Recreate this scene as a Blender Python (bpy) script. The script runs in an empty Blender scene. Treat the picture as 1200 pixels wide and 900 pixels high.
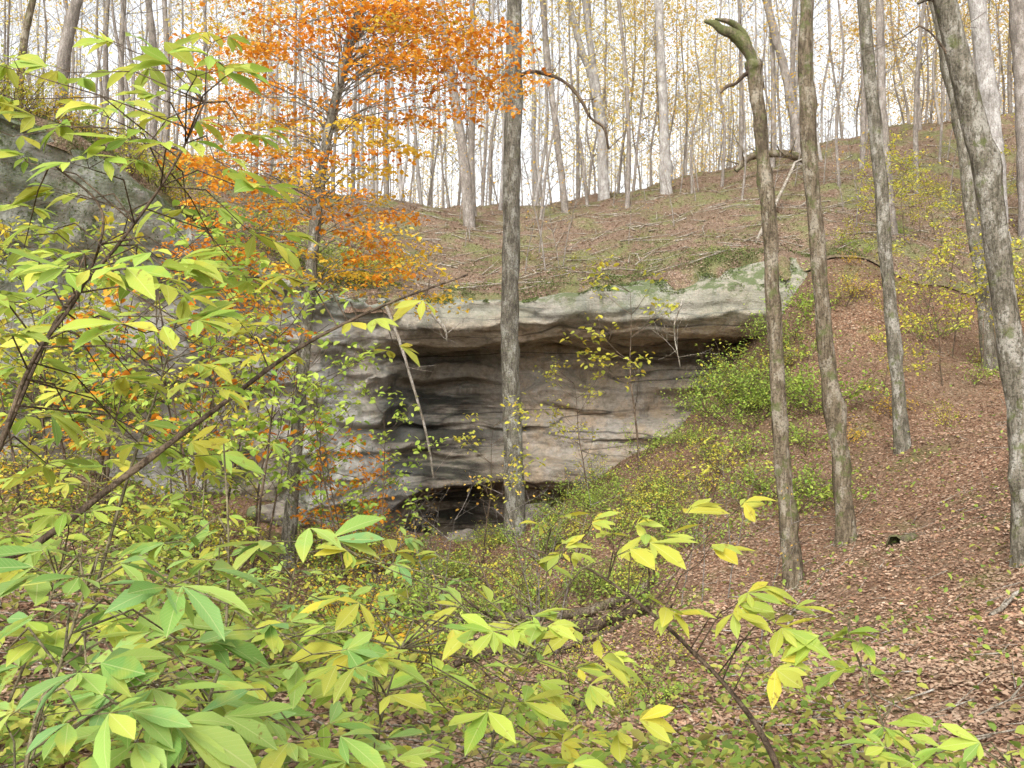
import bpy, bmesh, math, random
import numpy as np
from mathutils import Vector, noise
random.seed(11); rng = np.random.default_rng(11)
S = bpy.context.scene; COL = S.collection
R = math.radians
F = 32/36*1200
def at(px, py, Y): return Vector(((px-600)/F*Y, Y, -(py-450)/F*Y))
def U(a, b): return random.uniform(a, b)

# ------------------------------------------------------------ objects
def mk(name, V, Fa, mat, parent=None, smooth=True, uv=None, org=None):
    V = np.asarray(V, np.float32).reshape(-1, 3)
    if org is not None: V = V - np.array(org, np.float32)
    Fa = np.asarray(Fa, np.int32)
    n, k = Fa.shape
    me = bpy.data.meshes.new(name)
    me.vertices.add(len(V)); me.vertices.foreach_set('co', V.ravel())
    me.loops.add(n*k); me.loops.foreach_set('vertex_index', Fa.ravel())
    me.polygons.add(n); me.polygons.foreach_set('loop_start', np.arange(n, dtype=np.int32)*k)
    if smooth: me.polygons.foreach_set('use_smooth', np.ones(n, dtype=bool))
    if uv is not None:
        l = me.uv_layers.new(name='UVMap')
        l.data.foreach_set('uv', np.asarray(uv, np.float32)[Fa.ravel()].ravel())
    me.update(calc_edges=True)
    me.materials.append(mat)
    o = bpy.data.objects.new(name, me); COL.objects.link(o)
    if parent: o.parent = parent
    return o
def tag(o, label=None, cat=None, group=None, kind=None):
    if label: o['label'] = label
    if cat: o['category'] = cat
    if group: o['group'] = group
    if kind: o['kind'] = kind
    return o
def thing(name, label, cat, loc, group=None):
    o = bpy.data.objects.new(name, None); COL.objects.link(o); o.location = loc
    o.empty_display_size = .2
    return tag(o, label, cat, group)
def dup(root, loc, rz, sc, label, group):
    r = root.copy(); COL.objects.link(r); r.location = loc; r.rotation_euler = (0, 0, rz); r.scale = (sc, sc, sc)
    tag(r, label, None, group)
    for ch in root.children:
        c = ch.copy(); COL.objects.link(c); c.parent = r
    return r
def join(parts):
    Vs, Fs, n = [], [], 0
    for V, f in parts:
        Vs.append(V); Fs.append(np.asarray(f)+n); n += len(V)
    return np.concatenate(Vs), np.concatenate(Fs)

# ------------------------------------------------------------ materials
class NT:
    def __init__(s, name):
        s.m = bpy.data.materials.new(name); s.m.use_nodes = True
        s.t = s.m.node_tree; s.t.nodes.clear()
        s.out = s.t.nodes.new('ShaderNodeOutputMaterial')
    def n(s, typ, **kw):
        nd = s.t.nodes.new(typ)
        for k, v in kw.items(): setattr(nd, k, v)
        return nd
    def l(s, a, b): s.t.links.new(a, b)
    def coords(s, scale=(1, 1, 1), src='Object'):
        tc = s.n('ShaderNodeTexCoord'); mp = s.n('ShaderNodeMapping'); mp.inputs['Scale'].default_value = scale
        s.l(tc.outputs[src], mp.inputs['Vector']); return mp.outputs[0]
    def noise(s, vec, scale, detail=4, rough=.55):
        nd = s.n('ShaderNodeTexNoise'); nd.inputs['Scale'].default_value = scale
        nd.inputs['Detail'].default_value = detail; nd.inputs['Roughness'].default_value = rough
        s.l(vec, nd.inputs['Vector']); return nd.outputs['Fac']
    def ramp(s, fac, stops, interp='LINEAR'):
        r = s.n('ShaderNodeValToRGB'); r.color_ramp.interpolation = interp
        e = r.color_ramp.elements
        while len(e) < len(stops): e.new(.5)
        for el, (p, c) in zip(e, stops):
            el.position = p; el.color = (c, c, c, 1) if isinstance(c, (int, float)) else (*c, 1)
        s.l(fac, r.inputs[0]); return r.outputs[0]
    def mix(s, fac, a, b, typ='MIX'):
        m = s.n('ShaderNodeMix', data_type='RGBA', blend_type=typ)
        for src, idx in ((fac, 0), (a, 6), (b, 7)):
            if isinstance(src, (int, float)): m.inputs[idx].default_value = src
            elif isinstance(src, tuple): m.inputs[idx].default_value = (*src, 1)
            else: s.l(src, m.inputs[idx])
        return m.outputs[2]
    def math(s, op, a, b=None):
        m = s.n('ShaderNodeMath', operation=op)
        for i, v in enumerate((a, b)):
            if v is None: continue
            if isinstance(v, (int, float)): m.inputs[i].default_value = v
            else: s.l(v, m.inputs[i])
        return m.outputs[0]
    def bump(s, h, strength, dist):
        b = s.n('ShaderNodeBump'); b.inputs['Strength'].default_value = strength; b.inputs['Distance'].default_value = dist
        s.l(h, b.inputs['Height']); return b.outputs[0]
    def bsdf(s, col, rough=.85, nrm=None, spec=.2):
        p = s.n('ShaderNodeBsdfPrincipled'); p.inputs['Roughness'].default_value = rough
        p.inputs['Specular IOR Level'].default_value = spec
        if isinstance(col, tuple): p.inputs['Base Color'].default_value = (*col, 1)
        else: s.l(col, p.inputs['Base Color'])
        if nrm is not None: s.l(nrm, p.inputs['Normal'])
        return p.outputs[0]
    def done(s, sh): s.l(sh, s.out.inputs['Surface']); return s.m

def bark(name, dark, light, moss=.0, pale=None):
    t = NT(name)
    v = t.coords((1, 1, .16)); v2 = t.coords((1, 1, 1)); v3 = t.coords((1, 1, .5))
    a = t.noise(v, 30, 6, .7); b = t.noise(v3, 5.5, 6, .72); c = t.noise(v2, 34, 4, .65)
    col = t.ramp(a, [(.38, dark), (.56, light)])
    pc = pale or tuple(min(1, x*1.45) for x in light)
    col = t.mix(t.ramp(b, [(.52, 0.), (.59, .9)]), col, pc)
    col = t.mix(t.ramp(b, [(.38, .7), (.45, 0.)]), col, tuple(x*.7 for x in dark))
    col = t.mix(t.ramp(c, [(.40, .65), (.47, 0.)]), col, tuple(x*.6 for x in dark))
    if moss > 0:
        m = t.noise(v2, 5, 6, .7)
        col = t.mix(t.ramp(m, [(.64-moss*.3, 0.), (.72-moss*.25, .8)]), col, (.115, .13, .045))
    h = t.math('ADD', a, t.math('MULTIPLY', c, .5))
    return t.done(t.bsdf(col, .92, t.bump(h, 1., .035), .1))

def leafmat(name, cols, transl=.38, spot=False, vein=False, rough=.6, big=False):
    t = NT(name)
    g = t.n('ShaderNodeNewGeometry')
    k = len(cols)
    col = t.ramp(g.outputs['Random Per Island'], [((i+.0)/max(1, k-1), c) for i, c in enumerate(cols)])
    nz = t.noise(t.coords(), 1.3, 3)
    col = t.mix(1.0, col, t.ramp(nz, [(.3, .64), (.7, 1.15)]), 'MULTIPLY')
    if big:
        n4 = t.noise(t.coords(), .45, 6, .7)
        col = t.mix(t.ramp(n4, [(.48, 0.), (.62, .55)]), col, big)
    if vein:
        uv = t.n('ShaderNodeTexCoord').outputs['UV']
        sx = t.n('ShaderNodeSeparateXYZ'); t.l(uv, sx.inputs[0])
        ab = t.math('ABSOLUTE', t.math('SUBTRACT', sx.outputs[1], .5))
        mid = t.math('LESS_THAN', ab, .022)
        ph = t.math('FRACT', t.math('MULTIPLY', t.math('SUBTRACT', sx.outputs[0], t.math('MULTIPLY', ab, .5)), 13.))
        side = t.math('LESS_THAN', ph, .16)
        col = t.mix(t.math('MULTIPLY', side, .13), col, (.56, .60, .24))
        col = t.mix(t.math('MULTIPLY', mid, .35), col, (.60, .62, .28))
    if spot:
        n2 = t.noise(t.coords(), 26, 4, .65)
        col = t.mix(t.ramp(n2, [(.62, 0.), (.69, .75)]), col, (.22, .13, .04))
        n3 = t.noise(t.coords(), 7, 3, .6)
        col = t.mix(t.ramp(n3, [(.55, 0.), (.71, .5)]), col, (.56, .50, .065))
    p = t.bsdf(col, rough, None, .18)
    tr = t.n('ShaderNodeBsdfTranslucent'); t.l(col, tr.inputs[0])
    mx = t.n('ShaderNodeMixShader'); mx.inputs[0].default_value = transl
    t.l(p, mx.inputs[1]); t.l(tr.outputs[0], mx.inputs[2])
    return t.done(mx.outputs[0])

M = {}
M['bark_grey'] = bark('grey_bark', (.095, .085, .066), (.235, .215, .17), .15, (.38, .37, .32))
M['bark_brown'] = bark('brown_bark', (.085, .067, .043), (.215, .17, .115), .35, (.33, .29, .22))
M['bark_right'] = bark('mottled_bark', (.09, .078, .056), (.22, .195, .148), .26, (.38, .355, .30))
M['bark_moss'] = bark('mossy_bark', (.09, .075, .05), (.2, .16, .11), .75)
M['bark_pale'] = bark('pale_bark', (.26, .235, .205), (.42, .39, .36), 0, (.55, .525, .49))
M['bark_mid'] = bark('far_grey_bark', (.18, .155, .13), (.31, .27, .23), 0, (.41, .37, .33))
M['bark_far'] = bark('painted_haze_bark', (.29, .26, .23), (.42, .385, .35), 0, (.51, .475, .44))  # distance haze painted into the bark as a paler colour
M['twig'] = bark('twig_bark', (.06, .043, .03), (.15, .11, .075), 0)
M['shoot'] = bark('green_brown_shoot', (.10, .085, .05), (.22, .19, .11), 0)
M['deadwood'] = bark('dead_wood', (.17, .14, .10), (.40, .35, .28), .1, (.5, .46, .4))
M['l_orange'] = leafmat('orange_leaf', [(.72, .22, .018), (.84, .34, .028), (.90, .45, .055), (.56, .15, .016), (.90, .53, .075)], .5)
M['l_gold'] = leafmat('golden_leaf', [(.84, .45, .04), (.84, .60, .07), (.74, .58, .08), (.88, .50, .05)], .48)
M['l_yellow'] = leafmat('yellow_leaf', [(.70, .60, .07), (.60, .58, .09), (.46, .52, .09), (.74, .54, .06)], .42)
M['l_green'] = leafmat('green_leaf', [(.19, .31, .05), (.28, .41, .07), (.38, .48, .09), (.48, .52, .10)], .42)
M['l_lime'] = leafmat('lime_leaf', [(.28, .44, .06), (.39, .53, .085), (.50, .57, .105), (.24, .42, .07)], .42)
M['l_cover'] = leafmat('cover_leaf', [(.15, .23, .045), (.23, .33, .06), (.34, .41, .08), (.44, .43, .09), (.26, .22, .07)], .4)
M['l_buck'] = leafmat('buckeye_leaf', [(.25, .40, .06), (.40, .52, .08), (.50, .57, .095), (.30, .46, .09), (.61, .57, .085), (.22, .37, .075)], .45, True, True)
M['l_buckg'] = leafmat('green_buckeye_leaf', [(.17, .33, .075), (.28, .45, .10), (.40, .53, .12), (.22, .41, .14), (.52, .56, .10)], .43, True, True)
M['l_bucky'] = leafmat('yellowing_buckeye_leaf', [(.58, .54, .07), (.41, .50, .085), (.66, .57, .065), (.49, .55, .10), (.33, .46, .085)], .45, True, True)
M['l_tan'] = leafmat('tan_leaf', [(.82, .46, .09), (.84, .53, .11), (.82, .60, .16)], .5)
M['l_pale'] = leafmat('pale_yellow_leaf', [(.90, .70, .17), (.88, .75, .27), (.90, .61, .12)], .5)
M['l_litter'] = leafmat('litter_leaf', [(.13, .066, .04), (.31, .17, .10), (.40, .255, .165), (.23, .115, .066), (.53, .40, .29), (.34, .18, .105), (.45, .31, .21), (.19, .10, .062)], .12, rough=.65, big=(.36, .265, .185))
M['l_litterup'] = leafmat('weathered_litter_leaf', [(.15, .098, .066), (.31, .205, .14), (.39, .285, .205), (.25, .155, .10), (.49, .39, .30), (.34, .215, .14)], .12, rough=.65, big=(.24, .22, .11))
M['l_moss'] = leafmat('moss_leaf', [(.075, .105, .03), (.13, .17, .05), (.20, .24, .075), (.10, .14, .042)], .3)

def ground_mat(name, cols, green, gcol):
    t = NT(name)
    v = t.coords()
    vo = t.n('ShaderNodeTexVoronoi'); vo.inputs['Scale'].default_value = 22; vo.inputs['Randomness'].default_value = 1
    dn = t.n('ShaderNodeTexNoise'); dn.inputs['Scale'].default_value = 9; t.l(v, dn.inputs['Vector'])
    wv = t.mix(.06, v, dn.outputs['Color'], 'ADD'); t.l(wv, vo.inputs['Vector'])
    sx = t.n('ShaderNodeSeparateColor'); t.l(vo.outputs['Color'], sx.inputs[0])
    col = t.ramp(sx.outputs[0], list(zip((0, .3, .55, .8, 1), cols)))
    col = t.mix(1, col, t.ramp(vo.outputs['Distance'], [(.25, 1.0), (.62, .55)]), 'MULTIPLY')
    big = t.noise(v, .45, 5, .6)
    col = t.mix(t.ramp(big, [(.35, .6), (.6, 0.)]), col, (.13, .092, .058))
    gr = t.noise(v, .8, 6, .7)
    col = t.mix(t.ramp(gr, [(green, 0.), (green+.12, .6)]), col, gcol)
    h = t.math('ADD', sx.outputs[1], t.math('MULTIPLY', vo.outputs['Distance'], -1.2))
    return t.done(t.bsdf(col, .9, t.bump(h, .8, .03), .12))
M['ground'] = ground_mat('leaf_litter_ground', [(.12, .064, .039), (.27, .15, .09), (.34, .215, .14), (.21, .108, .065), (.43, .32, .22)], .54, (.13, .145, .045))
M['hill'] = ground_mat('hillside_ground', [(.13, .084, .057), (.27, .175, .12), (.34, .245, .175), (.22, .132, .087), (.43, .34, .26)], .47, (.14, .17, .055))

def rock_mat():
    t = NT('sandstone')
    v = t.coords(); vs = t.coords((.13, .13, 1.1)); vv = t.coords((1.6, 1.6, .14)); vl = t.coords((.1, .1, .8))
    dist = t.n('ShaderNodeTexNoise'); dist.inputs['Scale'].default_value = .5; t.l(v, dist.inputs['Vector'])
    vsd = t.mix(.3, vs, dist.outputs['Color'], 'ADD'); vld = t.mix(.2, vl, dist.outputs['Color'], 'ADD')
    st = t.noise(vsd, 1.7, 7, .6); big = t.noise(v, .35, 5, .6); fine = t.noise(v, 7, 6, .7); stain = t.noise(vv, 1.1, 6, .65)
    mid = t.noise(v, 1.6, 6, .65)
    ln = t.math('ABSOLUTE', t.math('SUBTRACT', t.noise(vld, 1.5, 2, .4), .5))
    sp = t.n('ShaderNodeSeparateXYZ'); t.l(v, sp.inputs[0])
    z10 = t.math('MULTIPLY', t.math('ADD', sp.outputs[2], 5.), .1)
    x10 = t.math('MULTIPLY', t.math('ADD', sp.outputs[0], 5.), .1)
    col = t.ramp(st, [(.33, (.105, .09, .072)), (.42, (.27, .23, .175)), (.52, (.385, .33, .255)), (.60, (.28, .235, .175)), (.70, (.43, .39, .335))])
    col = t.mix(t.ramp(big, [(.44, 0.), (.62, .6)]), col, (.36, .35, .325))
    warm = t.math('MULTIPLY', t.ramp(mid, [(.44, .1), (.60, .7)]), t.ramp(x10, [(.35, .4), (.6, 1.)]))
    col = t.mix(warm, col, (.39, .285, .185))
    col = t.mix(1, col, t.ramp(fine, [(.3, .62), (.65, 1.12)]), 'MULTIPLY')
    col = t.mix(t.ramp(ln, [(.0, .85), (.013, 0.)]), col, (.04, .034, .029))
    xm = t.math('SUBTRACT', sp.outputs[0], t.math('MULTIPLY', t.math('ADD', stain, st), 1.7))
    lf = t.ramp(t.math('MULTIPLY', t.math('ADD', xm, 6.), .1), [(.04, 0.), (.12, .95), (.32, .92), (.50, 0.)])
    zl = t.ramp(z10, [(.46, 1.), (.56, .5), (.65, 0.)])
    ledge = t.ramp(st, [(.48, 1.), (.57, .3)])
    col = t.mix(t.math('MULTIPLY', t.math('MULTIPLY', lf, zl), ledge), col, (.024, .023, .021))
    col = t.mix(t.ramp(stain, [(.55, 0.), (.65, .65)]), col, (.08, .073, .058))
    lc = t.ramp(t.math('MULTIPLY', t.math('ADD', sp.outputs[0], 16.), .05), [(.56, .88), (.68, 0.)])
    alg = t.math('ADD', t.noise(v, 1.2, 7, .72), t.ramp(z10, [(.72, 0.), (.98, .10)]))
    pale = t.math('MULTIPLY', lc, t.ramp(big, [(.40, .15), (.56, .75)]))
    col = t.mix(pale, col, (.43, .43, .405))
    col = t.mix(t.math('MULTIPLY', lc, t.ramp(alg, [(.52, 0.), (.62, .95)])), col, (.10, .115, .055))
    # the weathered lip is greyer and greener than the sheltered wall
    lipz = t.ramp(z10, [(.645, 0.), (.69, .65)])
    col = t.mix(t.math('MULTIPLY', lipz, t.ramp(mid, [(.36, .3), (.55, 1.)])), col, (.235, .25, .205))
    g = t.n('ShaderNodeNewGeometry'); sn = t.n('ShaderNodeSeparateXYZ'); t.l(g.outputs['Normal'], sn.inputs[0])
    mp = t.noise(v, 2.3, 8, .75)
    mo = t.math('ADD', t.math('MULTIPLY', sn.outputs[2], .5), t.math('MULTIPLY', t.math('SUBTRACT', mp, .5), 4.5))
    mossf = t.ramp(mo, [(.15, 0.), (.5, .9)])
    hi = t.ramp(z10, [(.68, .1), (.74, 1.)])
    col = t.mix(t.math('MULTIPLY', mossf, hi), col, (.09, .115, .045))
    h = t.math('ADD', t.math('MULTIPLY', st, 1.2), t.math('ADD', t.math('MULTIPLY', fine, .4), mid))
    return t.done(t.bsdf(col, .9, t.bump(h, .8, .17), .15))
M['rock'] = rock_mat()
def boulder_mat():
    t = NT('boulder_stone'); v = t.coords()
    a = t.noise(v, 3, 6, .65)
    col = t.ramp(a, [(.35, (.09, .08, .067)), (.6, (.30, .26, .21))])
    col = t.mix(t.ramp(t.noise(v, 1.6, 5), [(.5, 0.), (.62, .8)]), col, (.10, .14, .04))
    return t.done(t.bsdf(col, .9, t.bump(a, .7, .1)))
M['boulder'] = boulder_mat()

# ------------------------------------------------------------ terrain functions
def tps(pts, lam=.3):
    P = np.array(pts, float); n = len(P)
    phi = lambda d2: .5*d2*np.log(d2+1e-9)
    d2 = ((P[:, None, :2]-P[None, :, :2])**2).sum(-1)
    A = np.zeros((n+3, n+3)); A[:n, :n] = phi(d2)+lam*np.eye(n)
    Q = np.c_[np.ones(n), P[:, :2]]; A[:n, n:] = Q; A[n:, :n] = Q.T
    w = np.linalg.solve(A, np.r_[P[:, 2], 0, 0, 0])
    def f(x, y):
        x = np.asarray(x, float); y = np.asarray(y, float); sh = np.broadcast(x, y).shape
        xx = np.broadcast_to(x, sh).ravel(); yy = np.broadcast_to(y, sh).ravel()
        out = np.empty(len(xx))
        for i in range(0, len(xx), 20000):
            d = (xx[i:i+20000, None]-P[None, :, 0])**2+(yy[i:i+20000, None]-P[None, :, 1])**2
            out[i:i+20000] = phi(d)@w[:n]+w[n]+w[n+1]*xx[i:i+20000]+w[n+2]*yy[i:i+20000]
        return out.reshape(sh)
    return f
A3 = lambda *a: tuple(at(*a))
low_pts = [(0, 0, -1.6), (-3, 0, -1.3), (3, 0, -1.4), (0, -4, -1.4), (-8, -4, -.6), (8, -4, .3),
    A3(600, 900, 4.2), A3(100, 900, 3.6), A3(1150, 880, 5), A3(1150, 760, 7), A3(1195, 660, 9.5),
    A3(930, 690, 12), A3(993, 634, 13), A3(1058, 532, 16), A3(1160, 420, 22), A3(1200, 480, 17), A3(1200, 300, 26),
    A3(1200, 200, 34), (8, 5, -.4), (9, 9, .0), (13, 10, 1.8), (20, 15, 4.5), (25, 5, 6), (25, -6, 5),
    A3(530, 636, 24.5), A3(580, 660, 20), A3(640, 725, 14), A3(690, 790, 10), A3(690, 860, 6.5),
    A3(335, 662, 16), A3(150, 650, 12), (-6.2, 11, -1.6), (-4.5, 8, -1.4), (-2.3, 5, -1.5), A3(0, 545, 17), A3(200, 580, 19.5), A3(350, 605, 22),
    A3(600, 634, 19), A3(650, 596, 23.5), A3(700, 565, 22), A3(720, 556, 24), A3(800, 505, 23), A3(880, 425, 23.5), A3(925, 350, 23.4), A3(965, 306, 23.6), A3(850, 605, 16), A3(800, 705, 11),
    A3(1000, 290, 26), A3(1000, 215, 34), A3(1100, 240, 30), (0, 28, -4.4), (3, 28, -2.6), (5.5, 27.5, -.6), (-3, 30, -4.4), (-8, 28, -3.5),
    (-12, 20, -1), (-14, 8, -.6), (-25, 5, 1), (-25, 25, -1), (40, 30, 13), (30, 22, 9), (0, 34, -4.2), (-20, -6, .5)]
H_low = tps(low_pts)
up_pts = [A3(520, 350, 25), A3(600, 345, 24.6), A3(700, 338, 24.4), A3(780, 325, 24.2), A3(850, 312, 24), A3(950, 300, 24.3),
    A3(500, 245, 38), A3(700, 235, 39), A3(870, 200, 39), A3(1000, 165, 40), A3(1150, 140, 40), A3(600, 293, 31), A3(780, 270, 31),
    A3(-60, 90, 16.5), A3(0, 120, 17.7), A3(150, 200, 19.7), A3(300, 300, 22.5), A3(430, 345, 24.6),
    (-12, 26, 7), (-8, 30, 6), (-14, 40, 9.5), (-16, 14, 6.2), (-30, 8, 8), (-30, 25, 10),
    A3(1000, 290, 26), A3(1000, 215, 34), A3(1100, 240, 30), A3(1200, 300, 26), A3(1200, 200, 34), (30, 25, 10),
    (0, 50, 8.2), (20, 50, 11.8), (-15, 50, 9.6), (0, 70, 7.8), (28, 70, 12), (-28, 70, 10), (0, 130, 7), (60, 130, 12), (-60, 130, 10), (60, 50, 16), (-60, 50, 12), (70, 25, 18), (-60, 10, 10)]
H_up = tps(up_pts)
def sst(a, b, x):
    t = np.clip((x-a)/(b-a), 0, 1); return t*t*(3-2*t)
LX = [-60, -30, -16, -11.95, -9.56, -8., -6.2, -3.8, -1.84, 2.25, 5.5, 7.2, 8.8, 60]
LY = [-6, 3, 11.5, 15, 17, 19, 22, 24, 24.5, 24, 23.5, 23.3, 23.5, 23.5]
def lip(x): return np.interp(x, LX, LY)
def wob(x, y):
    return (.10*np.sin(x*1.3+y*.7)+.08*np.sin(x*.6-y*1.9+1)+.05*np.sin(x*2.9+1.7*y)*np.sin(y*2.3)+.03*np.sin(5.1*x+2*y)*np.cos(4.3*y-x)) * np.clip((np.abs(x)+y)/9, .25, 1)
def low(x, y): return H_low(x, y)+wob(x, y)
def up(x, y):
    x = np.asarray(x, float); y = np.asarray(y, float)
    w = sst(7.2, 9.0, x)*(1-sst(24, 30, y))
    return H_up(x, y)*(1-w)+H_low(x, y)*w+wob(x, y)
def gz(x, y):
    "visible ground height at one point"
    return float(up(x, y)) if y > float(lip(x))+.6 else float(low(x, y))

xs = np.concatenate([np.linspace(-45, -13, 40)[:-1], np.linspace(-13, 16, 240), np.linspace(16, 60, 60)[1:]]); ys = np.linspace(-10, 33, 210)
X, Y = np.meshgrid(xs, ys)
Z = low(X, Y); ZU = up(X, Y); L = lip(X)
drop = np.clip((Y-(L+.95))*.8, 0, 3)
Z = np.where(X > 8.2, Z-drop, Z)
Z = np.where((Y > L+.6) & (X <= 8.2), np.minimum(Z, ZU-1.2), Z)
def gridfaces(r, c):
    i = np.arange(r-1)[:, None]*c+np.arange(c-1)[None, :]
    return np.stack([i, i+1, i+c+1, i+c], -1).reshape(-1, 4)
tag(mk('ground', np.stack([X, Y, Z], -1), gridfaces(*X.shape), M['ground']), 'ravine floor and slope covered in brown fallen leaves', 'ground', None, 'structure')
xs = np.concatenate([np.linspace(-120, -17, 50)[:-1], np.linspace(-17, 22, 340), np.linspace(22, 130, 50)[1:]])
tt = np.concatenate([np.linspace(0, 3, 20)[:-1], np.linspace(3, 22, 90)[:-1], np.linspace(22, 140, 60)])
X, T = np.meshgrid(xs, tt)
wig = (.22*np.sin(X*2.3)+.18*np.sin(X*5.1+1)+.1*np.sin(X*11+2))*(1-sst(7.5, 9, X))*(1-sst(0, 2.5, T))
Y = lip(X)+.4+T+wig
Z = up(X, Y)+.05; edge = (1-sst(0, .45, T))*.5*(1-sst(7.0, 8.4, X)); Z = Z-edge
tag(mk('hillside', np.stack([X, Y, Z], -1), gridfaces(*X.shape), M['hill']), 'leaf covered hillside rising above the rock shelter', 'hillside', None, 'structure')

# ------------------------------------------------------------ cliff
rec = np.array([(2.9, -6), (2.9, -4.3), (2.8, -3.5), (2.1, -3.05), (1.0, -2.8), (1.05, -2.25), (1.75, -1.75), (1.8, -1.45), (2.3, -1.05), (2.4, -.7), (2.25, -.2), (2.6, .1), (2.75, .7), (2.5, 1.0), (1.4, 1.14), (.45, 1.08), (-.15, 1.55), (.05, 2.3)])
flb = np.array([.1, .25, .1, -.1, .1, .25, .05, .25, .2, .2, .4, .35, .3, .5, .4, .3, .4, .5])
NR = 210; cx = np.linspace(-17, 9.4, 410)
rows = np.linspace(0, 19, NR)
V = np.zeros((NR, len(cx), 3))
zt_all = up(cx, lip(cx)+.9)
for j, x in enumerate(cx):
    yl = float(lip(x)); zt = float(zt_all[j])
    r = float(sst(-5.2+.5*math.sin(x*3), -1.6, x)*(1-sst(6.8, 8.6, x)*.8))
    dz = .03*x+.16*noise.noise(Vector((x*.4, 3, 9)))
    pts = []
    fl_base = -6.
    for i in range(18):
        zf = fl_base+(zt-.25-fl_base)*i/17.
        zr = rec[i, 1]+(dz if i > 10 else 0)
        if i == 17: zr = min(zr, zt-.3)
        # the recess opens bed by bed at its left end, so the end is stepped and not a straight jamb
        ri = r if i > 13 else min(1, max(0, r*1.15-.3*max(0, noise.noise(Vector((i*1.7, x*.4, 1))))))
        pts.append((flb[i]*(1-ri)+rec[i, 0]*ri, zf*(1-r)+zr*r))
    pts.append((.7, zt-.14)); pts.append((3.0, zt-.5))
    pb = np.interp(rows, range(20), [p[0] for p in pts]); pz = np.interp(rows, range(20), [p[1] for p in pts])
    for i in range(NR):
        b, z = pb[i], pz[i]; y = yl+b
        p = Vector((x, y, z))
        st = noise.noise(Vector((x*.18, y*.1, z*1.3)))*.30+noise.noise(Vector((x*.4+9, y*.2, z*3.6)))*.08
        bl = noise.noise(Vector((x*.5, y*.5, z*.6)))*.42+noise.noise(p*1.5)*.2+noise.noise(p*4.1)*.07
        cell = (noise.cell(Vector((x*.42+.3*noise.noise(p*.8), 3.3, z*.4+.2*noise.noise(p*.7)))))*.45*(1-r)
        # bedding planes: each bed stands out or back by its own amount, which drifts along the wall
        zz = z*1.5+.5*noise.noise(Vector((x*.3, 7, z*.5)))+.05*x
        lay = math.floor(zz); fr = zz-lay; e = min(1, min(fr, 1-fr)*8)
        off = noise.noise(Vector((lay*3.7, x*.25, 2.2)))*(.4+.75*min(1, r*1.4))
        cr = .22*max(0, noise.noise(Vector((lay*5.1, x*.5, 6)))+.25)
        k = 1. if rows[i] < 17.5 else .45
        if rows[i] > 18.1: k = .08
        zfade = 1 if z < .9 or r < .3 else .3
        V[i, j] = (x+bl*.15, y-(st*.8+bl*(.8 if r > .5 and rows[i] > 13 else 1)+cell+off*e*zfade-(1-e)*cr*zfade)*k*(.8 if r > .5 else 1.0), z+(noise.noise(Vector((x*.7, y*.8, 4)))*.2+noise.noise(Vector((x*2.6, y*2, 1)))*.05+bl*.1)*k)
CV = V
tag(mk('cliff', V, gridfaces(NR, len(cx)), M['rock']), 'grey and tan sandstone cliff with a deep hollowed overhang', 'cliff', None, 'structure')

# ------------------------------------------------------------ tubes, segments, leaves
def resample(path, rad, n):
    P = np.array([tuple(p) for p in path], float); m = len(P)
    Pp = np.vstack([2*P[0]-P[1], P, 2*P[-1]-P[-2]])
    out, ro = [], []
    for t in np.linspace(0, m-1-1e-6, n):
        i = int(t); f = t-i; a, b, c, d = Pp[i:i+4]
        out.append(.5*((2*b)+(c-a)*f+(2*a-5*b+4*c-d)*f*f+(3*b-a-3*c+d)*f**3))
        ro.append(np.interp(t, range(m), rad))
    return np.array(out), np.array(ro)
def tube(path, rad, n=30, k=10, rough=.06, flare=0., seed=0, knots=0):
    P, r = resample(path, rad, n)
    T = np.gradient(P, axis=0); T /= np.linalg.norm(T, axis=1)[:, None]+1e-9
    a = np.cross(T[0], (0, 1, 0.13)); a /= np.linalg.norm(a)
    V = []
    acc = 0
    kn = [(U(0, n), U(0, 6.28), U(.25, .6)) for _ in range(knots)]
    for i in range(n):
        a = a-T[i]*a.dot(T[i]); a /= np.linalg.norm(a); b = np.cross(T[i], a)
        if i: acc += np.linalg.norm(P[i]-P[i-1])
        for q in range(k):
            th = 2*math.pi*q/k
            rr = r[i]*(1+rough*2.2*noise.noise(Vector((math.cos(th)*1.2+seed, math.sin(th)*1.2, acc*2.2)))+rough*1.4*noise.noise(Vector((math.cos(th)*3+seed, math.sin(th)*3, acc*5))))
            for ki, kt, ka in kn:
                if abs(i-ki) < 2.5: rr *= 1+ka*math.exp(-(i-ki)**2/1.2)*max(0, math.cos(th-kt))**2
            if flare: rr *= 1+flare*math.exp(-acc/.28)*(1+.5*math.sin(3*th+seed))
            V.append(P[i]+(a*math.cos(th)+b*math.sin(th))*rr)
    V += [P[-1]+T[-1]*r[-1]*.5]*k
    f = [(i*k+q, i*k+(q+1) % k, (i+1)*k+(q+1) % k, (i+1)*k+q) for i in range(n) for q in range(k)]
    return np.array(V), np.array(f)
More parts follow.
